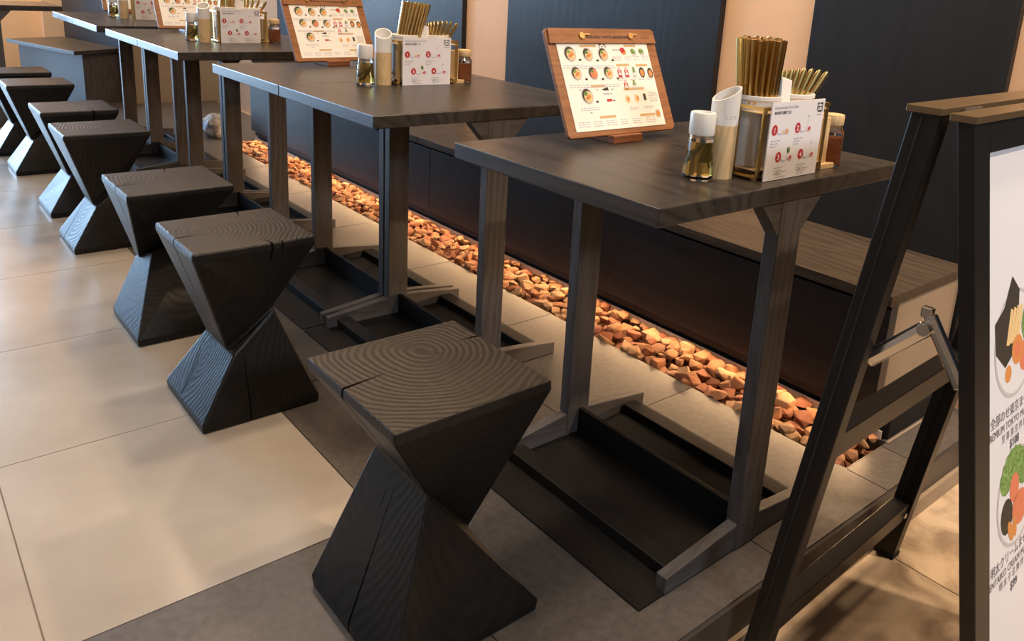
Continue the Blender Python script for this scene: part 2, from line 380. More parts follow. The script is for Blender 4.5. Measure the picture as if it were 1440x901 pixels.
# ================================================================== STONES
def rock(seed):
    rnd = random.Random(seed); bm = bmesh.new()
    for i in range(15):
        v = Vector((rnd.gauss(0, 1), rnd.gauss(0, 1), rnd.gauss(0, 1))).normalized()
        v = Vector((max(-.72, min(.72, v.x)), max(-.72, min(.72, v.y)), max(-.6, min(.6, v.z))))*rnd.uniform(.85, 1.1)
        bm.verts.new((v.x*1.25, v.y*1.0, v.z*.95))
    r = bmesh.ops.convex_hull(bm, input=bm.verts)
    bmesh.ops.delete(bm, geom=[g for g in r['geom_interior'] if isinstance(g, bmesh.types.BMVert)], context='VERTS')
    bmesh.ops.bevel(bm, geom=bm.edges[:], offset=.05, segments=1, affect='EDGES')
    me = bpy.data.meshes.new('stone'); bm.to_mesh(me); bm.free(); me.materials.append(STONE[seed % 4]); return me
ROCKS = [rock(i) for i in range(16)]
def stones():
    rnd = random.Random(3); pts = []
    y = 0.045
    while y < 4.22:
        x = .805+rnd.uniform(0, .02)
        while x < .975:
            s = rnd.choice([.017, .02, .023, .026, .030, .036]) if y < 1.2 else rnd.choice([.016, .019, .022, .025, .029])
            pts.append((min(x, .982-s*.9), max(y+rnd.uniform(-.012, .012), .03+s*1.1), s)); x += s*1.62
        y += .034
    pts.sort(key=lambda p: p[1])
    rest = MB(); rest_v = 0
    stuff_m = []
    def place(i, x, yy, s, z, into=None):
        me = ROCKS[rnd.randrange(16)]
        mx = Matrix.Translation((x, yy, z)) @ Matrix.Rotation(rnd.uniform(0, 6.3), 4, 'Z') @ Matrix.Rotation(rnd.uniform(-.5, .5), 4, 'X') @ Matrix.Diagonal((s, s, s*.9, 1))
        if into is None:
            o = bpy.data.objects.new('stone', me); COL.objects.link(o); o.matrix_world = mx
            tag(o, 'rough broken terracotta-coloured stone in the lit trough below the bench', 'stone', 'stones in the lit trough')
        else:
            into.cur = me['mi'] if 'mi' in me else 0
            into.add([mx @ v.co for v in me.vertices], [tuple(p.vertices) for p in me.polygons])
    for k, me in enumerate(ROCKS): me['mi'] = k % 4
    for i, (x, yy, s) in enumerate(pts):
        bank = .020*(x-.80)/.18
        z = -.012+bank+rnd.uniform(-.006, .012)
        place(i, x, yy, s, z, None if i < 300 else rest)
    yy = .05
    while yy < 4.22:                       # bedding layer under the visible stones
        for x in (.81, .84, .87, .90, .93, .96):
            place(0, x+rnd.uniform(-.01, .01), yy+rnd.uniform(-.012, .012), .021, -.048, rest)
        yy += .036
    o = obj('stone_bed', rest, STONE, fix=False)
    tag(o, 'stretch of small terracotta stones filling the far and lower part of the trough', 'stones', 'stones in the lit trough', 'stuff')
stones()
# few stones at the second bench's foot
# ================================================================== TABLES
TW, TL, TH, TT = 0.731, 0.5436, 0.75, 0.0314
def table():
    t = thing('dining_table', '', 'table')
    def half_beam(y0, y1):       # long foot with sloping top, in profile x-z
        return MB().prism([(0.002, .123), (.036, .123), (.060, .328), (.060, .397), (.036, .602), (.002, .602)][::1], 'y', y0, y1)
    obj('tabletop', MB().box(0, TW, 0, TL, TH-TT, TH), 'black_oak', t, bevel=.0025)
    for y0 in (.003, TL-.033):
        obj('leg', MB().box(.328, .397, y0, y0+.030, .002, .7185), 'grey_oak', t, bevel=.002)
        # beam polygon is in (z, x): prism axis y takes (u=z? v=x?)
        obj('foot', half_beam(y0+.002, y0+.026), 'grey_oak_x', t, bevel=.002)
        obj('bracket', MB().prism([(.7185, .268), (.7185, .457), (.655, .400), (.655, .325)], 'y', y0+.0015, y0+.0285), 'grey_oak_x', t, bevel=.0015)
    obj('base_plate', MB().box(.056, .600, .006, TL-.004, 0.0006, .004), 'steel', t)
    obj('base_rail', MB().box(.150, .192, .034, TL-.036, .004, .030), 'steel', t, bevel=.002)
    obj('base_rail', MB().box(.520, .562, .034, TL-.036, .004, .030), 'steel', t, bevel=.002)
    obj('rib', MB().box(.362, .374, .034, TL-.036, .004, .068), 'steel', t, bevel=.001)
    return t
T0 = table()
TABS = [(0, 0, 'black oak table nearest the camera, holding the clearest menu and condiments'),
        (0, .8737, 'black oak table second from the camera, with condiments and its front end showing'),
        (0, 1.4190, 'black oak table behind the second, joined to it, with a menu board'),
        (0, 2.3295, 'fourth black oak table from the camera, with the third set of condiments'),
        (0, 2.8750, 'fifth black oak table from the camera, with the third menu board'),
        (0, 3.5928, 'sixth black oak table from the camera, with the farthest condiments'),
        (0, 4.1380, 'seventh black oak table from the camera, far end bluish with daylight'),
        (-.587, 5.225, 'black table in the top left corner, cut by the frame')]
for i, (x, y, lab) in enumerate(TABS):
    t = T0 if i == 0 else copy_tree(T0)
    t.location = (x, y, 0); t['label'] = lab; t['group'] = 'dining tables in the row'

# ================================================================== STOOLS
S = 0.288
def stool(name, cx, cy, wood_i, nu, nl, cracks, label, top=.445):
    """nu / nl: upper and lower neck rings, 4 corners FL FR BR BL as (dx, dy, z)"""
    h = S/2
    def sq(k, z, dz=0): return [(-h*k, -h*k, z), (h*k, -h*k, z), (h*k, h*k, z), (-h*k, h*k, z)]
    rings = [sq(.985, .001), sq(1.0, .022), list(nl), list(nu), sq(1.0, top-.016), sq(.995, top)]
    o = obj('log_stool', MB().rings(rings), STOOLW[wood_i])
    b = o.modifiers.new('b', 'BEVEL'); b.width = .005; b.segments = 2; b.limit_method = 'ANGLE'; b.angle_limit = R(25)
    for c in cracks:                       # each crack: (x, y, dirx, diry, length, width, z0, z1)
        x, y, dx, dy, ln, wd, z0, z1 = c
        d = Vector((dx, dy)).normalized(); n = Vector((-d.y, d.x))
        a = Vector((x, y))-d*.02
        prof = [(0, wd*.6), (.35, wd*.5), (.7, wd*.25), (1, .0003)]
        L_ = [a+d*(ln+.02)*k+n*w*(1 if i % 2 else .8) for i, (k, w) in enumerate(prof)]
        R_ = [a+d*(ln+.02)*k-n*w for k, w in prof][::-1]
        co = obj('cutter', MB().prism([(p.x, p.y) for p in L_+R_], 'z', z0, z1), 'void')
        bo = o.modifiers.new('c', 'BOOLEAN'); bo.object = co; bo.operation = 'DIFFERENCE'; bo.solver = 'EXACT'
        bpy.context.view_layer.update()
        me = evaluated(o)
        if len(me.vertices) > 8:
            o.modifiers.clear(); o.data = me
        else:
            o.modifiers.remove(bo)
        bpy.data.objects.remove(co)
        o.data.materials.clear(); o.data.materials.append(STOOLW[wood_i])
    o.location = (cx, cy, 0)
    tag(o, label, 'stool', 'charred log stools in the row')
    return o
def neck(xl, zl, xr, zr, y0, y1): return [(xl, y0, zl), (xr, y0, zr), (xr, y1, zr), (xl, y1, zl)]
def lift(r, d): return [(x, y, z+d) for x, y, z in r]
n1u = [(-.047, -.0765, .274), (.084, -.011, .116), (.084, .06, .116), (-.047, .093, .280)]
n1l = [(-.047, -.080, .266), (.084, -.118, .098), (.084, .10, .098), (-.047, .093, .272)]
stool('s', -.229, .260, 0, n1u, n1l,
      [(-.146, .015, 1, .12, .085, .006, .20, .5), (.146, .06, -1, .05, .05, .006, .36, .5), (-.15, .0, .3, .02, .10, .004, -.1, .24), (.05, -.15, 0, 1, .02, .003, .09, .17)],
      'black charred log stool nearest the camera, standing in front with broad growth rings')
u2 = neck(-.059, .170, .061, .262, -.077, .078); l2 = [(-.052, -.108, .168), (.058, -.085, .250), (.061, .078, .255), (-.059, .078, .164)]
stool('s', -.229, 1.140, 1, u2, l2, [(-.146, -.01, 1, .05, .08, .006, .17, .5), (.055, .146, -.2, -1, .05, .006, .40, .5), (.035, -.146, -.3, 1, .05, .005, .40, .5), (.06, -.146, -.3, 1, .03, .004, .42, .5),
      (-.15, .03, 1, 0, .09, .003, .03, .15), (-.03, -.15, 0, 1, .05, .0035, -.1, .16)],
      'black charred log stool second from the camera, cracks in its top')
u3 = [(-.070, .095, .185), (.06, .0, .262), (.06, .10, .262), (-.070, .143, .19)]; l3 = [(-.05, .025, .225), (.06, -.03, .25), (.06, .10, .255), (-.07, .141, .18)]
stool('s', -.229, 1.695, 2, u3, l3, [(-.146, -.02, 1, .03, .09, .006, .2, .5), (.03, .146, -.2, -1, .05, .007, .40, .5), (-.1, -.0, 1, .3, .06, .003, .42, .5)],
      'black charred log stool third from the camera, white glint on its back edge')
u4 = neck(-.056, .165, .061, .255, -.075, .078); l4 = [(-.05, -.10, .163), (.058, -.08, .243), (.061, .078, .25), (-.056, .078, .16)]
stool('s', -.217, 2.612, 3, u4, l4, [(-.146, .04, 1, 0, .09, .003, -.1, .14), (-.146, .01, 1, 0, .05, .003, .03, .2)],
      'black charred log stool fourth from the camera, lower side brightly lit by daylight')
stool('s', -.205, 3.140, 1, u4, l4, [(.02, .146, -.15, -1, .12, .008, .41, .5), (.05, -.146, -.3, 1, .06, .006, .41, .5)],
      'black charred log stool fifth from the camera, pale crack across its top')
stool('s', -.215, 3.975, 2, u4, l4, [], 'black charred log stool sixth from the camera, near the left edge')
stool('s', -.230, 4.480, 3, u4, l4, [], 'black charred log stool farthest away, cut by the left edge')

# ================================================================== SANDWICH BOARD
def sandwich_board():
    t = thing('sandwich_board', 'black metal folding sandwich board with white food poster at right edge', 'sign', (.2, -.30, LZ), R(2))
    # local: x along the board, y back (+) / front (-), z up from the mall floor
    Wd = .565; TOPZ = 1.058; yb = -.012; yf = .0
    def bk(z): return .045+(TOPZ-z)*.1335          # outer (rear) face of rear frame, local y
    def fr(z): return -.010-(TOPZ-z)*.190          # back face of front frame
    def slab(name, x0, x1, fn, d, z0, z1, m, bv=.002):
        # follows the lean of a frame: between fn(z) and fn(z)-d
        r0 = [(x0, fn(z0)-d, z0), (x1, fn(z0)-d, z0), (x1, fn(z0), z0), (x0, fn(z0), z0)]
        r1 = [(x0, fn(z1)-d, z1), (x1, fn(z1)-d, z1), (x1, fn(z1), z1), (x0, fn(z1), z1)]
        return obj(name, MB().rings([r0, r1]), m, t, bevel=bv)
    for x0 in (0, Wd-.03):
        l = slab('rear_leg', x0, x0+.03, bk, .042, .008, TOPZ-.012, 'bronze')
        g = obj('edge_strip', MB().rings([[(x0-.0015, bk(z)-.018, z), (x0, bk(z)-.018, z), (x0, bk(z)-.015, z), (x0-.0015, bk(z)-.015, z)] for z in (.02, TOPZ-.02)]), 'rubber', l)
        slab('foot_cap', x0-.001, x0+.031, bk, .044, 0.0, .010, 'rubber', 0)
    slab('crossbar', .03, Wd-.03, bk, .036, .105, .150, 'bronze'); slab('crossbar', .03, Wd-.03, bk, .036, .475, .525, 'bronze')
    sc = obj('screw', MB().tube((Wd-.045, bk(.128)-.036, .128), (Wd-.045, bk(.128)-.041, .128), .006), 'chrome', t)
    slab('front_leg', 0, .055, fr, .022, .008, TOPZ-.012, 'bronze'); slab('front_leg', Wd-.055, Wd, fr, .022, .008, TOPZ-.012, 'bronze')
    slab('front_rail', .055, Wd-.055, fr, .022, TOPZ-.06, TOPZ-.012, 'bronze'); slab('front_rail', .055, Wd-.055, fr, .022, .06, .11, 'bronze')
    slab('backing', .055, Wd-.055, fr, .010, .11, TOPZ-.06, 'rubber', 0)
    # covers on the tops of both frames and the hinge gap
    obj('top_cover', MB().box(-.006, Wd+.006, .004, .052, TOPZ-.014, TOPZ-.004), 'bronze_top', t, bevel=.001)
    obj('top_cover', MB().box(-.006, Wd+.006, -.040, -.006, TOPZ-.018, TOPZ-.008), 'bronze_top', t, bevel=.001).rotation_euler = (0, 0, 0)
    obj('hinge', MB().tube((.05, -.001, TOPZ-.010), (.11, -.001, TOPZ-.010), .004).tube((.40, -.001, TOPZ-.010), (.46, -.001, TOPZ-.010), .004), 'chrome', t)
    # folding stay
    x = .030
    a = Vector((x, bk(.665)-.038, .664)); b = Vector((x+.002, -.014, .741)); c = Vector((x, fr(.660)+.012, .672))
    st = obj('stay', MB().tube(a, b, .0125, n=8, flat=.5, side=(0, 0, 1)), 'chrome', t, bevel=.001)
    obj('stay', MB().tube(b+Vector((.006, .0, .018)), c+Vector((.006, 0, 0)), .0115, n=8, flat=.5, side=(0, 1, 0)), 'chrome', t, bevel=.001)
    obj('pivot', MB().tube(b-Vector((.010, 0, 0)), b+Vector((.014, 0, 0)), .010, n=14), 'chrome', t, bevel=.001)
    obj('release_tab', MB().box(b.x+.001, b.x+.013, b.y-.004, b.y+.012, b.z+.014, b.z+.030), 'chrome', t, bevel=.002)
    # poster (in plane of the front frame)
    def P(u, s, off):                        # u across, s up the slope from the top (negative = down)
        k = 1/math.hypot(1, .19)
        z = TOPZ-.005+s*k; return (u, fr(z)-.0120-off, z)
    def onto(mb, off):
        mb.v = [P(v[0], v[2], off+v[1]) for v in mb.v]; return mb
    po = obj('poster', onto(MB().rect(.056, Wd-.056, -.93, -.055, 0), 0), 'poster', t)
    def dish(cx, cz, r, kind):
        pr = MB()
        pr.cur = 0; pr.disc(cx, cz, r, r, .0002, 30); pr.cur = 1; pr.disc(cx, cz, r*.93, r*.93, .0003, 30)
        if kind == 0:
            pr.cur = 2; pr.poly([(cx-r*.95, cz-.0*r), (cx-r*.98, cz+r*.55), (cx-r*.55, cz+r*.75), (cx-r*.15, cz+r*1.25), (cx+r*.2, cz+r*.95), (cx+r*.1, cz-r*.1), (cx-r*.5, cz-r*.35)], .0004)
            pr.cur = 3
            for k in range(4): pr.poly([(cx-r*.45+k*r*.16, cz+r*.05), (cx-r*.30+k*r*.16, cz+r*.02), (cx-r*.1+k*r*.16, cz+r*.62), (cx-r*.22+k*r*.16, cz+r*.68)], .0005)
            pr.cur = 4; pr.disc(cx+r*.1, cz-r*.15, r*.28, r*.28, .0006); pr.disc(cx-r*.35, cz-r*.5, r*.16, r*.16, .0005)
            pr.cur = 5; pr.disc(cx+r*.1, cz-r*.15, r*.15, r*.15, .0007); pr.disc(cx+r*.5, cz-r*.35, r*.3, r*.3, .0005)
            pr.cur = 6; pr.disc(cx+r*.6, cz+r*.25, r*.3, r*.35, .0005)
        else:
            pr.cur = 6
            for k in range(9):
                an = 2.6-.28*k; pr.disc(cx+r*.55*math.cos(an)-.1*r, cz+r*.6*math.sin(an)+r*.15, r*.3, r*.26, .0004+.00002*k, 9, an)
            pr.cur = 2; pr.disc(cx-r*.5, cz-r*.25, r*.32, r*.36, .0006)
            pr.cur = 7; pr.disc(cx+r*.2, cz-r*.3, r*.42, r*.36, .0007); pr.disc(cx-r*.1, cz+r*.2, r*.25, r*.3, .0007)
            pr.cur = 4; pr.disc(cx-r*.3, cz-r*.62, r*.12, r*.26, .0008, 10, .5); pr.disc(cx-r*.08, cz-r*.6, r*.1, r*.24, .0008, 10, .2)
        obj('printed_dish', onto(pr, .0002), ['print_bowl', 'poster', 'food_dark', 'food_yellow', 'food_orange', 'food_salmon', 'food_green', 'food_salmon'], po, fix=False)
    dish(.180, -.350, .082, 0); dish(.186, -.592, .078, 1); dish(.385, -.350, .082, 1); dish(.385, -.592, .078, 0)
    tx = MB()
    for cx, k in ((.178, 0), (.385, 1)):
        put_text(tx, '全部のせ東京まぜそば', .019, cx, -.456, .0004, 'CENTER', .0)
        put_text(tx, 'PREMIUM TOKYO MAZESOBA', .0165, cx, -.474, .0004, 'CENTER', .0, width=.212)
        put_text(tx, '至 尊 東 京 拌 麵', .014, cx, -.490, .0004, 'CENTER', .0)
        put_text(tx, '$108', .019, cx, -.508, .0004, 'CENTER', .0004)
        put_text(tx, '明太クリームまぜそば', .019, cx, -.684, .0004, 'CENTER', .0)
        put_text(tx, 'MENTAIKO CREAM MAZESOBA', .0165, cx, -.702, .0004, 'CENTER', .0, width=.222)
        put_text(tx, '明 太 子 忌 廉 拌 麵', .014, cx, -.718, .0004, 'CENTER', .0)
        put_text(tx, '$99', .019, cx, -.738, .0004, 'CENTER', .0004)
    obj('lettering', onto(tx, .0002), 'ink_soft', po, fix=False)
    return t
sandwich_board()

# ================================================================== MENU BOARDS
def food(pr, cx, cz, r, k, y=.0006):
    """a bowl of noodles printed on paper; material slots set by menu_print"""
    rnd = random.Random(k)
    pr.cur = 2; pr.disc(cx-.12*r, cz+.1*r, r*.86, r*.98, y, 12, rnd.uniform(-.6, .6))
    pr.cur = rnd.choice([3, 5]); pr.disc(cx+.1*r, cz-.12*r, r*.80, r*.86, y-.0001, 12)
    pr.cur = 6; pr.disc(cx-.25*r, cz+.35*r, r*.36, r*.3, y-.0002, 9, .5)
    pr.cur = 4; pr.disc(cx+.28*r, cz-.05*r, r*.36, r*.32, y-.0003, 9)
    pr.cur = 5; pr.disc(cx-.1*r, cz-.3*r, r*.3, r*.26, y-.0003, 9)
def line(pr, x0, x1, z, h, mi, y=.0006, seed=0):
    """a line of small print as a row of words"""
    rnd = random.Random(seed+int(z*1e5)+int(x0*1e5)); x = x0; pr.cur = mi
    while x < x1-.002:
        w = min(rnd.uniform(.004, .011), x1-x); pr.rect(x, x+w, z, z+h, y); x += w+.0022
PM = ['ink', 'ink_grey', 'food_dark', 'food_yellow', 'food_orange', 'food_salmon', 'food_green', 'ink_ochre', 'ink_red', 'print_bowl', 'card', 'ink_blue', 'ink_pink']
def menu():
    BW, BH = .318, .232
    t = thing('menu_board', '', 'menu')
    # leaning board: local frame of the board, x right, z up the board
    bd = obj('board', MB().prism([(0, .004), (.0, BW-.008), (.008, BW), (BH-.010, BW), (BH, BW-.012), (BH, .006), (BH-.006, 0), (.006, 0)], 'y', 0, .009), 'board_wood', t, bevel=.0015)
    lean = R(25.6)
    bd.rotation_euler = (-lean, 0, 0); bd.location = (-BW/2, 0, .016)
    cl = obj('clip_bar', MB().prism([(.198, .003), (.198, BW-.003), (BH-.006, BW-.003), (BH-.001, BW-.012), (BH-.001, .006)], 'y', -.006, -.0002), 'board_wood', bd, bevel=.001)
    for x in (.092, .236):
        obj('brass_clip', MB().tube((x, -.006, .214), (x, -.010, .214), .007, n=14).box(x, x+.022, -.0095, -.0075, .2155, .2185), 'brass', bd)
    nm = MB(); put_text(nm, 'KOKORO TOKYO MAZESOBA', .0085, .106, .209, -.0066, 'LEFT', .0002, width=.124); put_text(nm, 'こころ', .007, .272, .2125, -.0066); nm.rect(.268, .296, .2095, .2105, -.0066)
    obj('lettering', nm, 'ink', bd, fix=False)
    pp = obj('menu_sheet', MB().box(.022, BW-.030, -.0016, -.0004, .012, .203), 'paper', bd)
    pr = MB(); Y = -.0018
    # positions as fractions of the sheet, u right, v down
    X0, XW, Z1, ZH = .022, BW-.058, .198, .186
    def U(u): return X0+u*XW
    def V(v): return Z1-v*ZH
    k = 0
    for (u, v, r) in [(.12, .115, .0160), (.31, .125, .0140), (.48, .125, .0140), (.14, .34, .0140), (.32, .345, .0132), (.49, .345, .0135), (.20, .605, .0160)]:
        k += 1; pr.cur = 9; pr.disc(U(u), V(v), r*1.05, r*1.12, Y, 12); food(pr, U(u), V(v), r*.92, k, Y-.0006)
        pr.cur = 2; pr.disc(U(u)+.024, V(v)-.013, .0042, .0024, Y-.0002, 8)
        for q in range(2): line(pr, U(u)-.026, U(u)+.026, V(v)-.026-q*.0045, .0016, 11 if q == 0 else 1, Y, k)
        pr.cur = 0; pr.rect(U(u)-.003, U(u)+.003, V(v)-.0365, V(v)-.0350, Y)
    # pans, drinks, side dishes
    pr.cur = 2; pr.poly([(U(.37), V(.535)), (U(.44), V(.51)), (U(.45), V(.55)), (U(.40), V(.552))], Y); pr.cur = 8; pr.rect(U(.40), U(.46), V(.68), V(.65), Y); pr.cur = 2; pr.rect(U(.47), U(.49), V(.68), V(.665), Y)
    line(pr, U(.38), U(.47), V(.60), .004, 1, Y, 1); line(pr, U(.60), U(.68), V(.085), .004, 1, Y, 1)
    for (u, v, mi) in [(.62, .345, 8), (.70, .345, 8), (.79, .345, 9), (.66, .50, 8), (.76, .50, 9)]:
        pr.cur = mi; pr.rect(U(u)-.006, U(u)+.006, V(v)-.011, V(v)+.006, Y); pr.cur = 6 if mi == 9 else 12; pr.rect(U(u)-.003, U(u)+.003, V(v)-.004, V(v)+.012, Y-.0002)
        pr.cur = 10; pr.rect(U(u)-.004, U(u)+.004, V(v)-.006, V(v)-.001, Y-.0003)
    for (u, v, a, b) in [(.72, .085, 8, 4), (.84, .10, 6, 9), (.94, .10, 6, 9)]:
        pr.cur = b; pr.disc(U(u), V(v)-.003, .008, .006, Y, 10); pr.cur = a; pr.disc(U(u)-.002, V(v)+.002, .008, .006, Y-.0002, 10)
    for (u, v) in [(.90, .35), (1.0, .36)]:
        pr.cur = 2; pr.disc(U(u)-.004, V(v), .009, .012, Y, 12); pr.cur = 4; pr.disc(U(u)-.004, V(v)-.001, .006, .008, Y-.0002, 10)
    pr.cur = 3; 
    for (u, v) in [(.64, .665), (.75, .66)]:
        pr.cur = 3; pr.disc(U(u), V(v), .007, .009, Y-.0002, 10); pr.cur = 5; pr.disc(U(u)+.002, V(v), .003, .005, Y-.0003, 8)
    pr.cur = 2; pr.rect(U(.83), U(.86), V(.69), V(.61), Y-.0002)
    pr.cur = 9; pr.disc(U(.96), V(.86), .009, .010, Y, 12); pr.cur = 4; pr.disc(U(.96), V(.86), .006, .007, Y-.0002, 10)
    for (u0, u1, v) in [(.24, .42, .022), (.74, .88, .022), (.60, .75, .255), (.83, .97, .262), (.26, .42, .495), (.62, .86, .545), (.28, .46, .855), (.74, .92, .865)]:
        pr.cur = 7; pr.rect(U(u0), U(u1), V(v)-.0028, V(v)+.0028, Y)
    pr.cur = 0; lx, lz = U(.49), V(.035)
    for (a, b, c, d) in [(-.010, -.002, .004, .006), (.003, .010, .004, .006), (-.010, -.008, -.004, .004), (.008, .010, -.002, .006), (-.006, .006, -.006, -.0045), (-.003, .003, .0, .0015)]:
        pr.rect(lx+a, lx+b, lz+c, lz+d, Y)
    for v in (.16, .18, .20, .42, .44, .77, .79, .905, .93, .955):
        for (u0, u1) in [(.58, .68), (.72, .80), (.82, .90), (.93, 1.0)] if v < .5 else [(.04, .16), (.20, .30), (.34, .46), (.50, .58), (.64, .74), (.80, .92)]:
            if v > .7 and v < .8 and u0 < .55: continue
            line(pr, U(u0), U(u1), V(v), .0015, random.choice([1, 1, 11]), Y, int(u0*100))
    for q in range(6): line(pr, U(.90), U(1.0), V(.60+.022*q), .0015, 1, Y, q)
    obj('menu_print', pr, PM, pp, fix=False)
    obj('stand', MB().prism([(-.016, 0), (.075, 0), (.075, .008), (.035, .010), (.020, .030), (.012, .030), (.0, .013), (-.004, .017), (-.016, .017)], 'x', -.050, .036), 'stand_wood', t, bevel=.0015)
    return t
MN = menu()
for i, (x, y, rz, lab) in enumerate([(.344, .412, 0, 'wooden menu board with pictured dishes on the nearest table'),
                                     (.386, 1.845, 7, 'wooden menu board on the second row of tables, left of the oil bottle'),
                                     (.345, 3.255, 1, 'wooden menu board on the third row, partly hidden at the top edge'),
                                     (.41, 4.62, 0, 'wooden menu board farthest away, only its left rim showing')]):
    t = MN if i == 0 else copy_tree(MN)
    t.location = (x, y, TH); t.rotation_euler = (0, 0, R(rz)); t['label'] = lab; t['group'] = 'menu boards on the tables'

# ================================================================== CONDIMENTS
def oil_bottle():
    t = thing('oil_bottle', '', 'bottle')
    gl = obj('body', MB().lathe([(.0005, .0), (.024, .0), (.0275, .004), (.0272, .014), (.0228, .055), (.0205, .072), (.0195, .080)], 28, cap=True), 'glass', t, smooth=True)
    obj('oil', MB().lathe([(.0005, .008), (.0235, .009), (.0245, .015), (.0200, .055), (.0182, .066), (.0005, .066)], 24), 'oil', t, smooth=True)
    hb = MB(); rnd = random.Random(4)
    for k in range(9):
        a = rnd.uniform(0, 6.28); b = a+rnd.uniform(-1, 1)
        hb.tube((.015*math.cos(a), .015*math.sin(a), rnd.uniform(.012, .03)), (.011*math.cos(b), .011*math.sin(b), rnd.uniform(.045, .064)), .0016, .0011, 6)
    obj('herbs', hb, 'herb', t)
    obj('cap', MB().lathe([(.0005, .078), (.0212, .078), (.0220, .081), (.0222, .112), (.0210, .116), (.0165, .1165), (.0160, .110), (.0005, .110)], 28), 'white_plastic', t, smooth=True)
    obj('spout', MB().tube((.018, 0, .087), (.026, 0, .0875), .0022, .0018, 8), 'food_dark', t)
    return t
def slant_tube():
    t = thing('toothpick_holder', '', 'container')
    n = 32; r = .0245
    def ring(z0, tilt, rr): return [(rr*math.cos(2*math.pi*k/n), rr*math.sin(2*math.pi*k/n), z0+tilt*rr*math.cos(2*math.pi*k/n)) for k in range(n)]
    obj('wooden_sleeve', MB().rings([ring(0.0, 0, r), ring(.094, 0, r)]), 'light_wood', t, smooth=True)
    obj('white_tube', MB().rings([ring(.094, 0, r), ring(.147, .55, r), ring(.147, .55, r-.003), ring(.096, 0, r-.003)]), 'white_plastic', t, smooth=True)
    lt = MB(); put_text(lt, 'こころ', .008, -.012, .106, 0)
    vs = []
    for (x, y, z) in lt.v: a = -math.pi/2+x/r; vs.append(((r+.0004)*math.cos(a), (r+.0004)*math.sin(a), z))
    lt.v = vs; obj('lettering', lt, 'ink_grey', t, fix=False)
    return t
def caddy():
    t = thing('utensil_caddy', '', 'caddy')
    obj('base', MB().box(0, .205, .005, .105, .004, .010), 'gold', t, bevel=.001)
    for x, y in ((.008, .012), (.197, .012), (.008, .098), (.197, .098)):
        obj('leg', MB().tube((x, y, 0), (x, y, .012), .006, n=12), 'gold', t)
    for x in (.0055, .046, .100, .156, .1995):
        for y in (.004, .104):
            obj('upright', MB().box(x-.0055, x+.0055, y-.001, y+.001, .008, .128), 'gold', t)
    obj('upright', MB().box(0, .002, .05, .060, .008, .128), 'gold', t)
    obj('top_rail', MB().box(-.001, .206, .001, .003, .124, .130).box(-.001, .206, .105, .107, .124, .130).box(-.001, .001, .001, .107, .124, .130).box(.204, .206, .001, .107, .124, .130), 'gold', t)
    obj('divider', MB().box(.001, .204, .003, .105, .1180, .1195).box(.001, .204, .003, .105, .018, .0195), 'light_wood', t)
    return t
def cup(): 
    o = obj('utensil_cup', MB().lathe([(.0005, .0), (.038, .0), (.0385, .002), (.039, .114), (.0435, .118), (.0435, .124), (.0415, .125), (.0372, .121), (.0362, .006), (.0005, .005)], 32), 'white_plastic', smooth=True)
    return o
def info_card():
    t = thing('info_card', '', 'card')
    cw, chh = .163, .1385
    pl = obj('card_panel', MB().box(0, cw, 0, .0025, 0, chh), 'card', t)
    pr = MB(); Y = -.0003
    put_text(pr, 'Recommended Food Guide', .0075, .008, .1265, Y, 'LEFT', .0001, width=.070); pr.m = [1]*len(pr.f)
    k0 = len(pr.f); pr.cur = 0
    put_text(pr, '美味拌麵建議食法', .0062, .008, .1175, Y, 'LEFT', .0001)
    # square emblem at the upper right
    ex, ez = .139, .1145
    for (a, b, c, d) in [(0, .006, .015, .018), (.009, .018, .015, .018), (0, .0025, .004, .018), (.0155, .018, .002, .018), (.004, .008, .009, .012), (.010, .014, .009, .012), (.003, .0155, .001, .004), (.006, .0075, .006, .009), (.001, .017, -.004, -.0032)]:
        pr.rect(ex+a, ex+b, ez+c, ez+d, Y)
    for num, cx, cz in (('1', .015, .090), ('2', .085, .090), ('3', .036, .041), ('4', .105, .041)):
        pr.cur = 8; pr.disc(cx, cz, .0085, .0095, Y, 18); pr.cur = 10
        put_text(pr, num, .013, cx, cz-.0048, Y-.0002, 'CENTER', .0004)
        q = len(pr.f)
        for dx, r in ((.017, .009), (.036, .0085)):
            pr.cur = 11 if dx < .02 else 12; pr.disc(cx+dx, cz-.004, r, r*.62, Y, 14); pr.cur = 10; pr.disc(cx+dx, cz-.003, r*.86, r*.48, Y-.0002, 14)
        pr.cur = 4 if num == '1' else 8; pr.disc(cx+.036, cz-.003, .0045, .003, Y-.0004, 10, .4)
        if num == '1': pr.cur = 3; pr.disc(cx+.026, cz-.005, .003, .003, Y-.0004, 10)
        if num == '3': pr.cur = 6; pr.disc(cx+.030, cz+.011, .004, .006, Y, 8, .4); pr.cur = 2; pr.disc(cx+.027, cz+.010, .002, .006, Y-.0001, 8, .2)
        if num in '24': pr.cur = 11; pr.rect(cx+.030, cx+.0305, cz+.002, cz+.016, Y); pr.cur = 1; pr.disc(cx+.031, cz+.019, .0018, .0026, Y, 8)
        for s in range(3): line(pr, cx-.008, cx+.020-.006*s, cz-.020-.005*s, .0018, 1, Y, s)
    for s in range(3): line(pr, .035, .066-.008*(s == 1), .013-.0045*s, .0016, 1, Y, s); line(pr, .102, .136-.008*s, .013-.0045*s, .0016, 1, Y, s+5)
    obj('card_print', pr, PM, pl, fix=False)
    return t
def wood_holder():
    t = thing('wooden_holder', '', 'holder')
    obj('base', MB().box(-.012, .035, -.006, .045, 0, .010), 'light_wood', t, bevel=.001)
    obj('box', MB().box(-.010, .018, .004, .040, .010, .098), 'light_wood', t, bevel=.001)
    return t
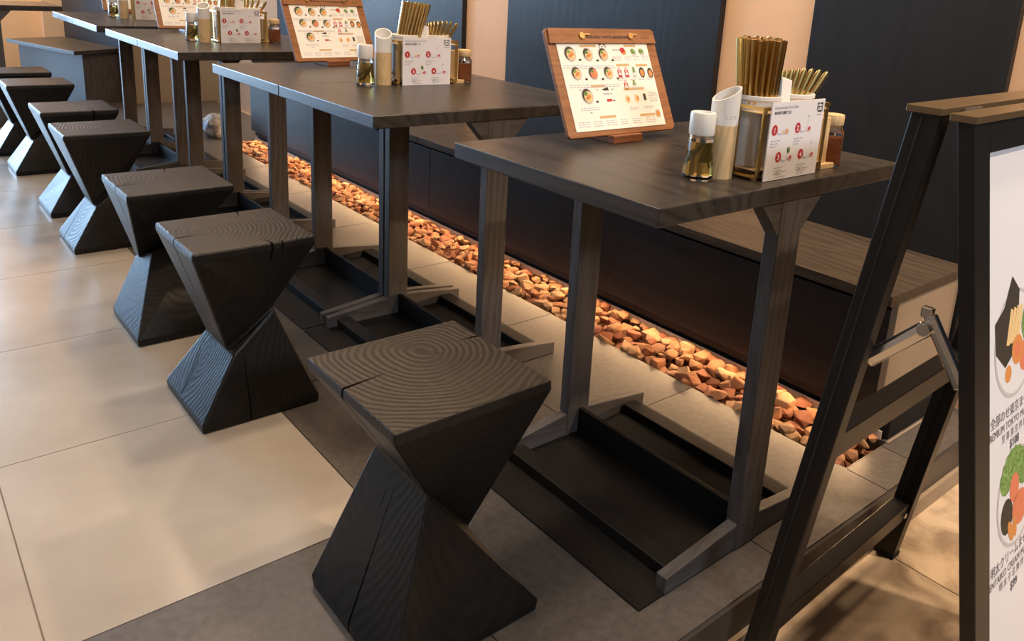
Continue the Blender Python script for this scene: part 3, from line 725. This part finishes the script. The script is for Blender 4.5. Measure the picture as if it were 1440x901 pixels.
def spice_jar():
    t = thing('spice_jar', '', 'jar')
    n = 8
    def ng(r, z): return [(r*math.cos(2*math.pi*(k+.5)/n), r*math.sin(2*math.pi*(k+.5)/n), z) for k in range(n)]
    obj('body', MB().rings([ng(.024, 0), ng(.025, .003), ng(.025, .068), ng(.021, .075), ng(.018, .080)]), 'glass', t, bevel=.002)
    obj('chili_powder', MB().rings([ng(.0225, .004), ng(.0232, .006), ng(.0232, .056), ng(.020, .058)]), 'chili', t)
    obj('lid', MB().lathe([(.0005, .081), (.0205, .081), (.0215, .083), (.0215, .099), (.0205, .101), (.0005, .101)], 28), 'light_wood', t, smooth=True)
    return t
PROTO = dict(oil=oil_bottle(), tube=slant_tube(), caddy=caddy(), cup=cup(), card=info_card(), holder=wood_holder(), jar=spice_jar())
tag(PROTO['cup'], '', 'cup')
tp = obj('napkin_pack', MB().rings([[(-.016, -.012, 0), (.016, -.012, 0), (.016, .012, 0), (-.016, .012, 0)], [(-.018, -.012, .080), (.018, -.012, .080), (.018, .012, .080), (-.018, .012, .080)], [(-.022, -.008, .158), (.016, -.010, .150), (.018, .008, .150), (-.020, .010, .158)]]), 'tissue', bevel=.002)
tag(tp, '', 'napkins')
cs = MB().tube((0, 0, 0), (0, 0, .214), .0030, .0040, 7).mesh('chopstick'); cs.materials.append(M['gold'])
sp = MB().rings([[(w*math.cos(2*math.pi*q/10), .0016*math.sin(2*math.pi*q/10), z) for q in range(10)] for w, z in ((.0035, 0), (.0045, .06), (.0055, .110), (.0057, .134), (.0045, .142), (.0018, .1455))]).mesh('spoon'); sp.materials.append(M['gold'])
for me_ in (cs, sp): me_.polygons.foreach_set('use_smooth', [True]*len(me_.polygons)); me_.set_sharp_from_angle(angle=R(50))
ORD = ['leftmost', 'second from the left', 'third from the left', 'fourth from the left', 'fifth from the left', 'sixth from the left', 'seventh from the left', 'eighth from the left', 'ninth from the left']
first = {}
def put(key, x, y, z, rz, lab, grp):
    o = PROTO[key]
    if key in first: o = copy_tree(o)
    first[key] = 1
    o.location = (x, y, z); o.rotation_euler = (0, 0, rz); o['label'] = lab; o['group'] = grp
    return o
NAP = [tp]
def set_table(k, bottle, tube, cx, cy, rz, jar, block, where, lean, nch, nsp):
    put('oil', *bottle, TH, R(10), 'small glass oil bottle with white cap on %s' % where, 'oil bottles')
    put('tube', *tube, TH, R(-25) if k == 0 else R(62), 'slant-topped white and wooden cylinder on %s' % where, 'slant-topped cylinders')
    c, s = math.cos(rz), math.sin(rz)
    def Lp(x, y): return (cx+x*c-y*s, cy+x*s+y*c)
    put('caddy', *Lp(0, 0), TH, rz, 'gold metal utensil caddy behind the white card on %s' % where, 'utensil caddies')
    a = Lp(.048, .054); b = Lp(.152, .054)
    put('cup', *a, TH+.0200, 0, 'white cup of gold chopsticks in the caddy on %s' % where, 'utensil cups')
    put('cup', *b, TH+.0200, 0, 'white cup of gold spoons in the caddy on %s' % where, 'utensil cups')
    put('card', *Lp(.010, -.006), TH+.001, rz, 'white printed card with four numbered steps on %s' % where, 'printed cards')
    put('holder', *block, TH, rz, 'small light wooden box beside the spice jar on %s' % where, 'wooden boxes')
    put('jar', *jar, TH, 0, 'glass jar of chili powder with wooden lid on %s' % where, 'spice jars')
    npk = NAP[0] if k == 0 else NAP[0].copy()
    if k: COL.objects.link(npk)
    q = Lp(.101, .040); npk.location = (*q, TH+.0195); npk.rotation_euler = (0, 0, rz+R(8)); tag(npk, 'white paper napkins standing in the caddy on %s' % where, 'napkins', 'napkins in caddies')
    rnd = random.Random(20+k)
    lx, ly = lean
    spots = [(.0315, k*2*math.pi/22) for k in range(22)]+[(.0225, .1+k*2*math.pi/13) for k in range(13)]+[(.012, .3+k*2*math.pi/6) for k in range(6)]
    for rr, an in spots[:nch]:
        bx, by = rr*.80*math.cos(an)-lx*.3, rr*.80*math.sin(an)-ly*.3; tx, ty = rr*1.26*math.cos(an)+lx+rnd.uniform(-.001, .001), rr*1.28*math.sin(an)+ly
        o = bpy.data.objects.new('chopstick', cs); COL.objects.link(o)
        d = Vector((tx-bx, ty-by, .215)); o.rotation_euler = d.to_track_quat('Z', 'Y').to_euler()
        o.location = (a[0]+bx, a[1]+by, TH+.0265+rnd.uniform(0, .004))
        tag(o, 'gold chopstick in the upright bundle on %s' % where, 'chopstick', 'gold chopsticks on %s' % where)
    for i in range(nsp):
        o = bpy.data.objects.new('spoon', sp); COL.objects.link(o)
        x = -.018+.036*i/(nsp-1); tilt = R(3+26*(i/(nsp-1))**1.6)
        o.rotation_euler = (R(-6), tilt, rz+R(-41)); pz = TH+.034
        o.location = (b[0]-.014+x*.75*.75, b[1]+.010-x*.66*.75, pz+.003*i)
        tag(o, 'gold spoon handle, %s in the fan on %s' % (ORD[i], where), 'spoon', 'gold spoons on %s' % where)
set_table(0, (.214, .108), (.262, .100), .288, .036, R(0), (.556, .064), (.512, .048), 'the nearest table', (-.010, -.002), 41, 9)
set_table(1, (.230, 1.352), (.292, 1.362), .318, 1.318, R(-1), (.570, 1.352), (.524, 1.338), 'the second row of tables', (.042, .0), 35, 8)
set_table(2, (.192, 2.790), (.226, 2.745), .262, 2.686, R(-1), (.500, 2.690), (.462, 2.700), 'the third row of tables', (.03, .01), 22, 5)
set_table(3, (.228, 4.280), (.258, 4.185), .282, 4.085, R(-8), (.520, 4.06), (.480, 4.07), 'the farthest row of tables', (.02, .0), 14, 4)
# white slanting card behind the third jar
lc = thing('bill_card', 'white slanting card with black strokes behind the third row spice jar', 'card', (.545, 2.90, TH))
cd_ = obj('panel', MB().box(-.03, .03, 0, .003, .0, .16), 'card', lc); cd_.rotation_euler = (R(-10), R(-12), 0)
ck = MB()
for k in range(4): ck.poly([(-.022, .03+.03*k), (-.018, .028+.03*k), (.020, .05+.03*k), (.016, .053+.03*k)], -.0004)
obj('strokes', ck, 'ink', cd_, fix=False)

# ================================================================== BAG ON THE FLOOR
rnd = random.Random(5); bm = bmesh.new(); bmesh.ops.create_icosphere(bm, subdivisions=3, radius=1)
from mathutils import noise
for v in bm.verts:
    n = noise.noise(v.co*2.3)*.28+noise.noise(v.co*6)*.10
    v.co = v.co*(1+n); v.co = Vector((v.co.x*.075, v.co.y*.09, max(-.070, v.co.z*.08)+.071))
me = bpy.data.meshes.new('bag'); bm.to_mesh(me); bm.free()
bag = obj('plastic_bag', me, 'plastic_bag', smooth=True, loc=(.80, 4.46, .001))
tag(bag, 'crumpled pale plastic bag on the floor beyond the second row of tables', 'bag')

for o in bpy.data.objects:      # fine flat print, too small to pick apart letter by letter
    if o.name.split('.')[0] in ('lettering', 'menu_print', 'card_print', 'strokes'): o['kind'] = 'stuff'
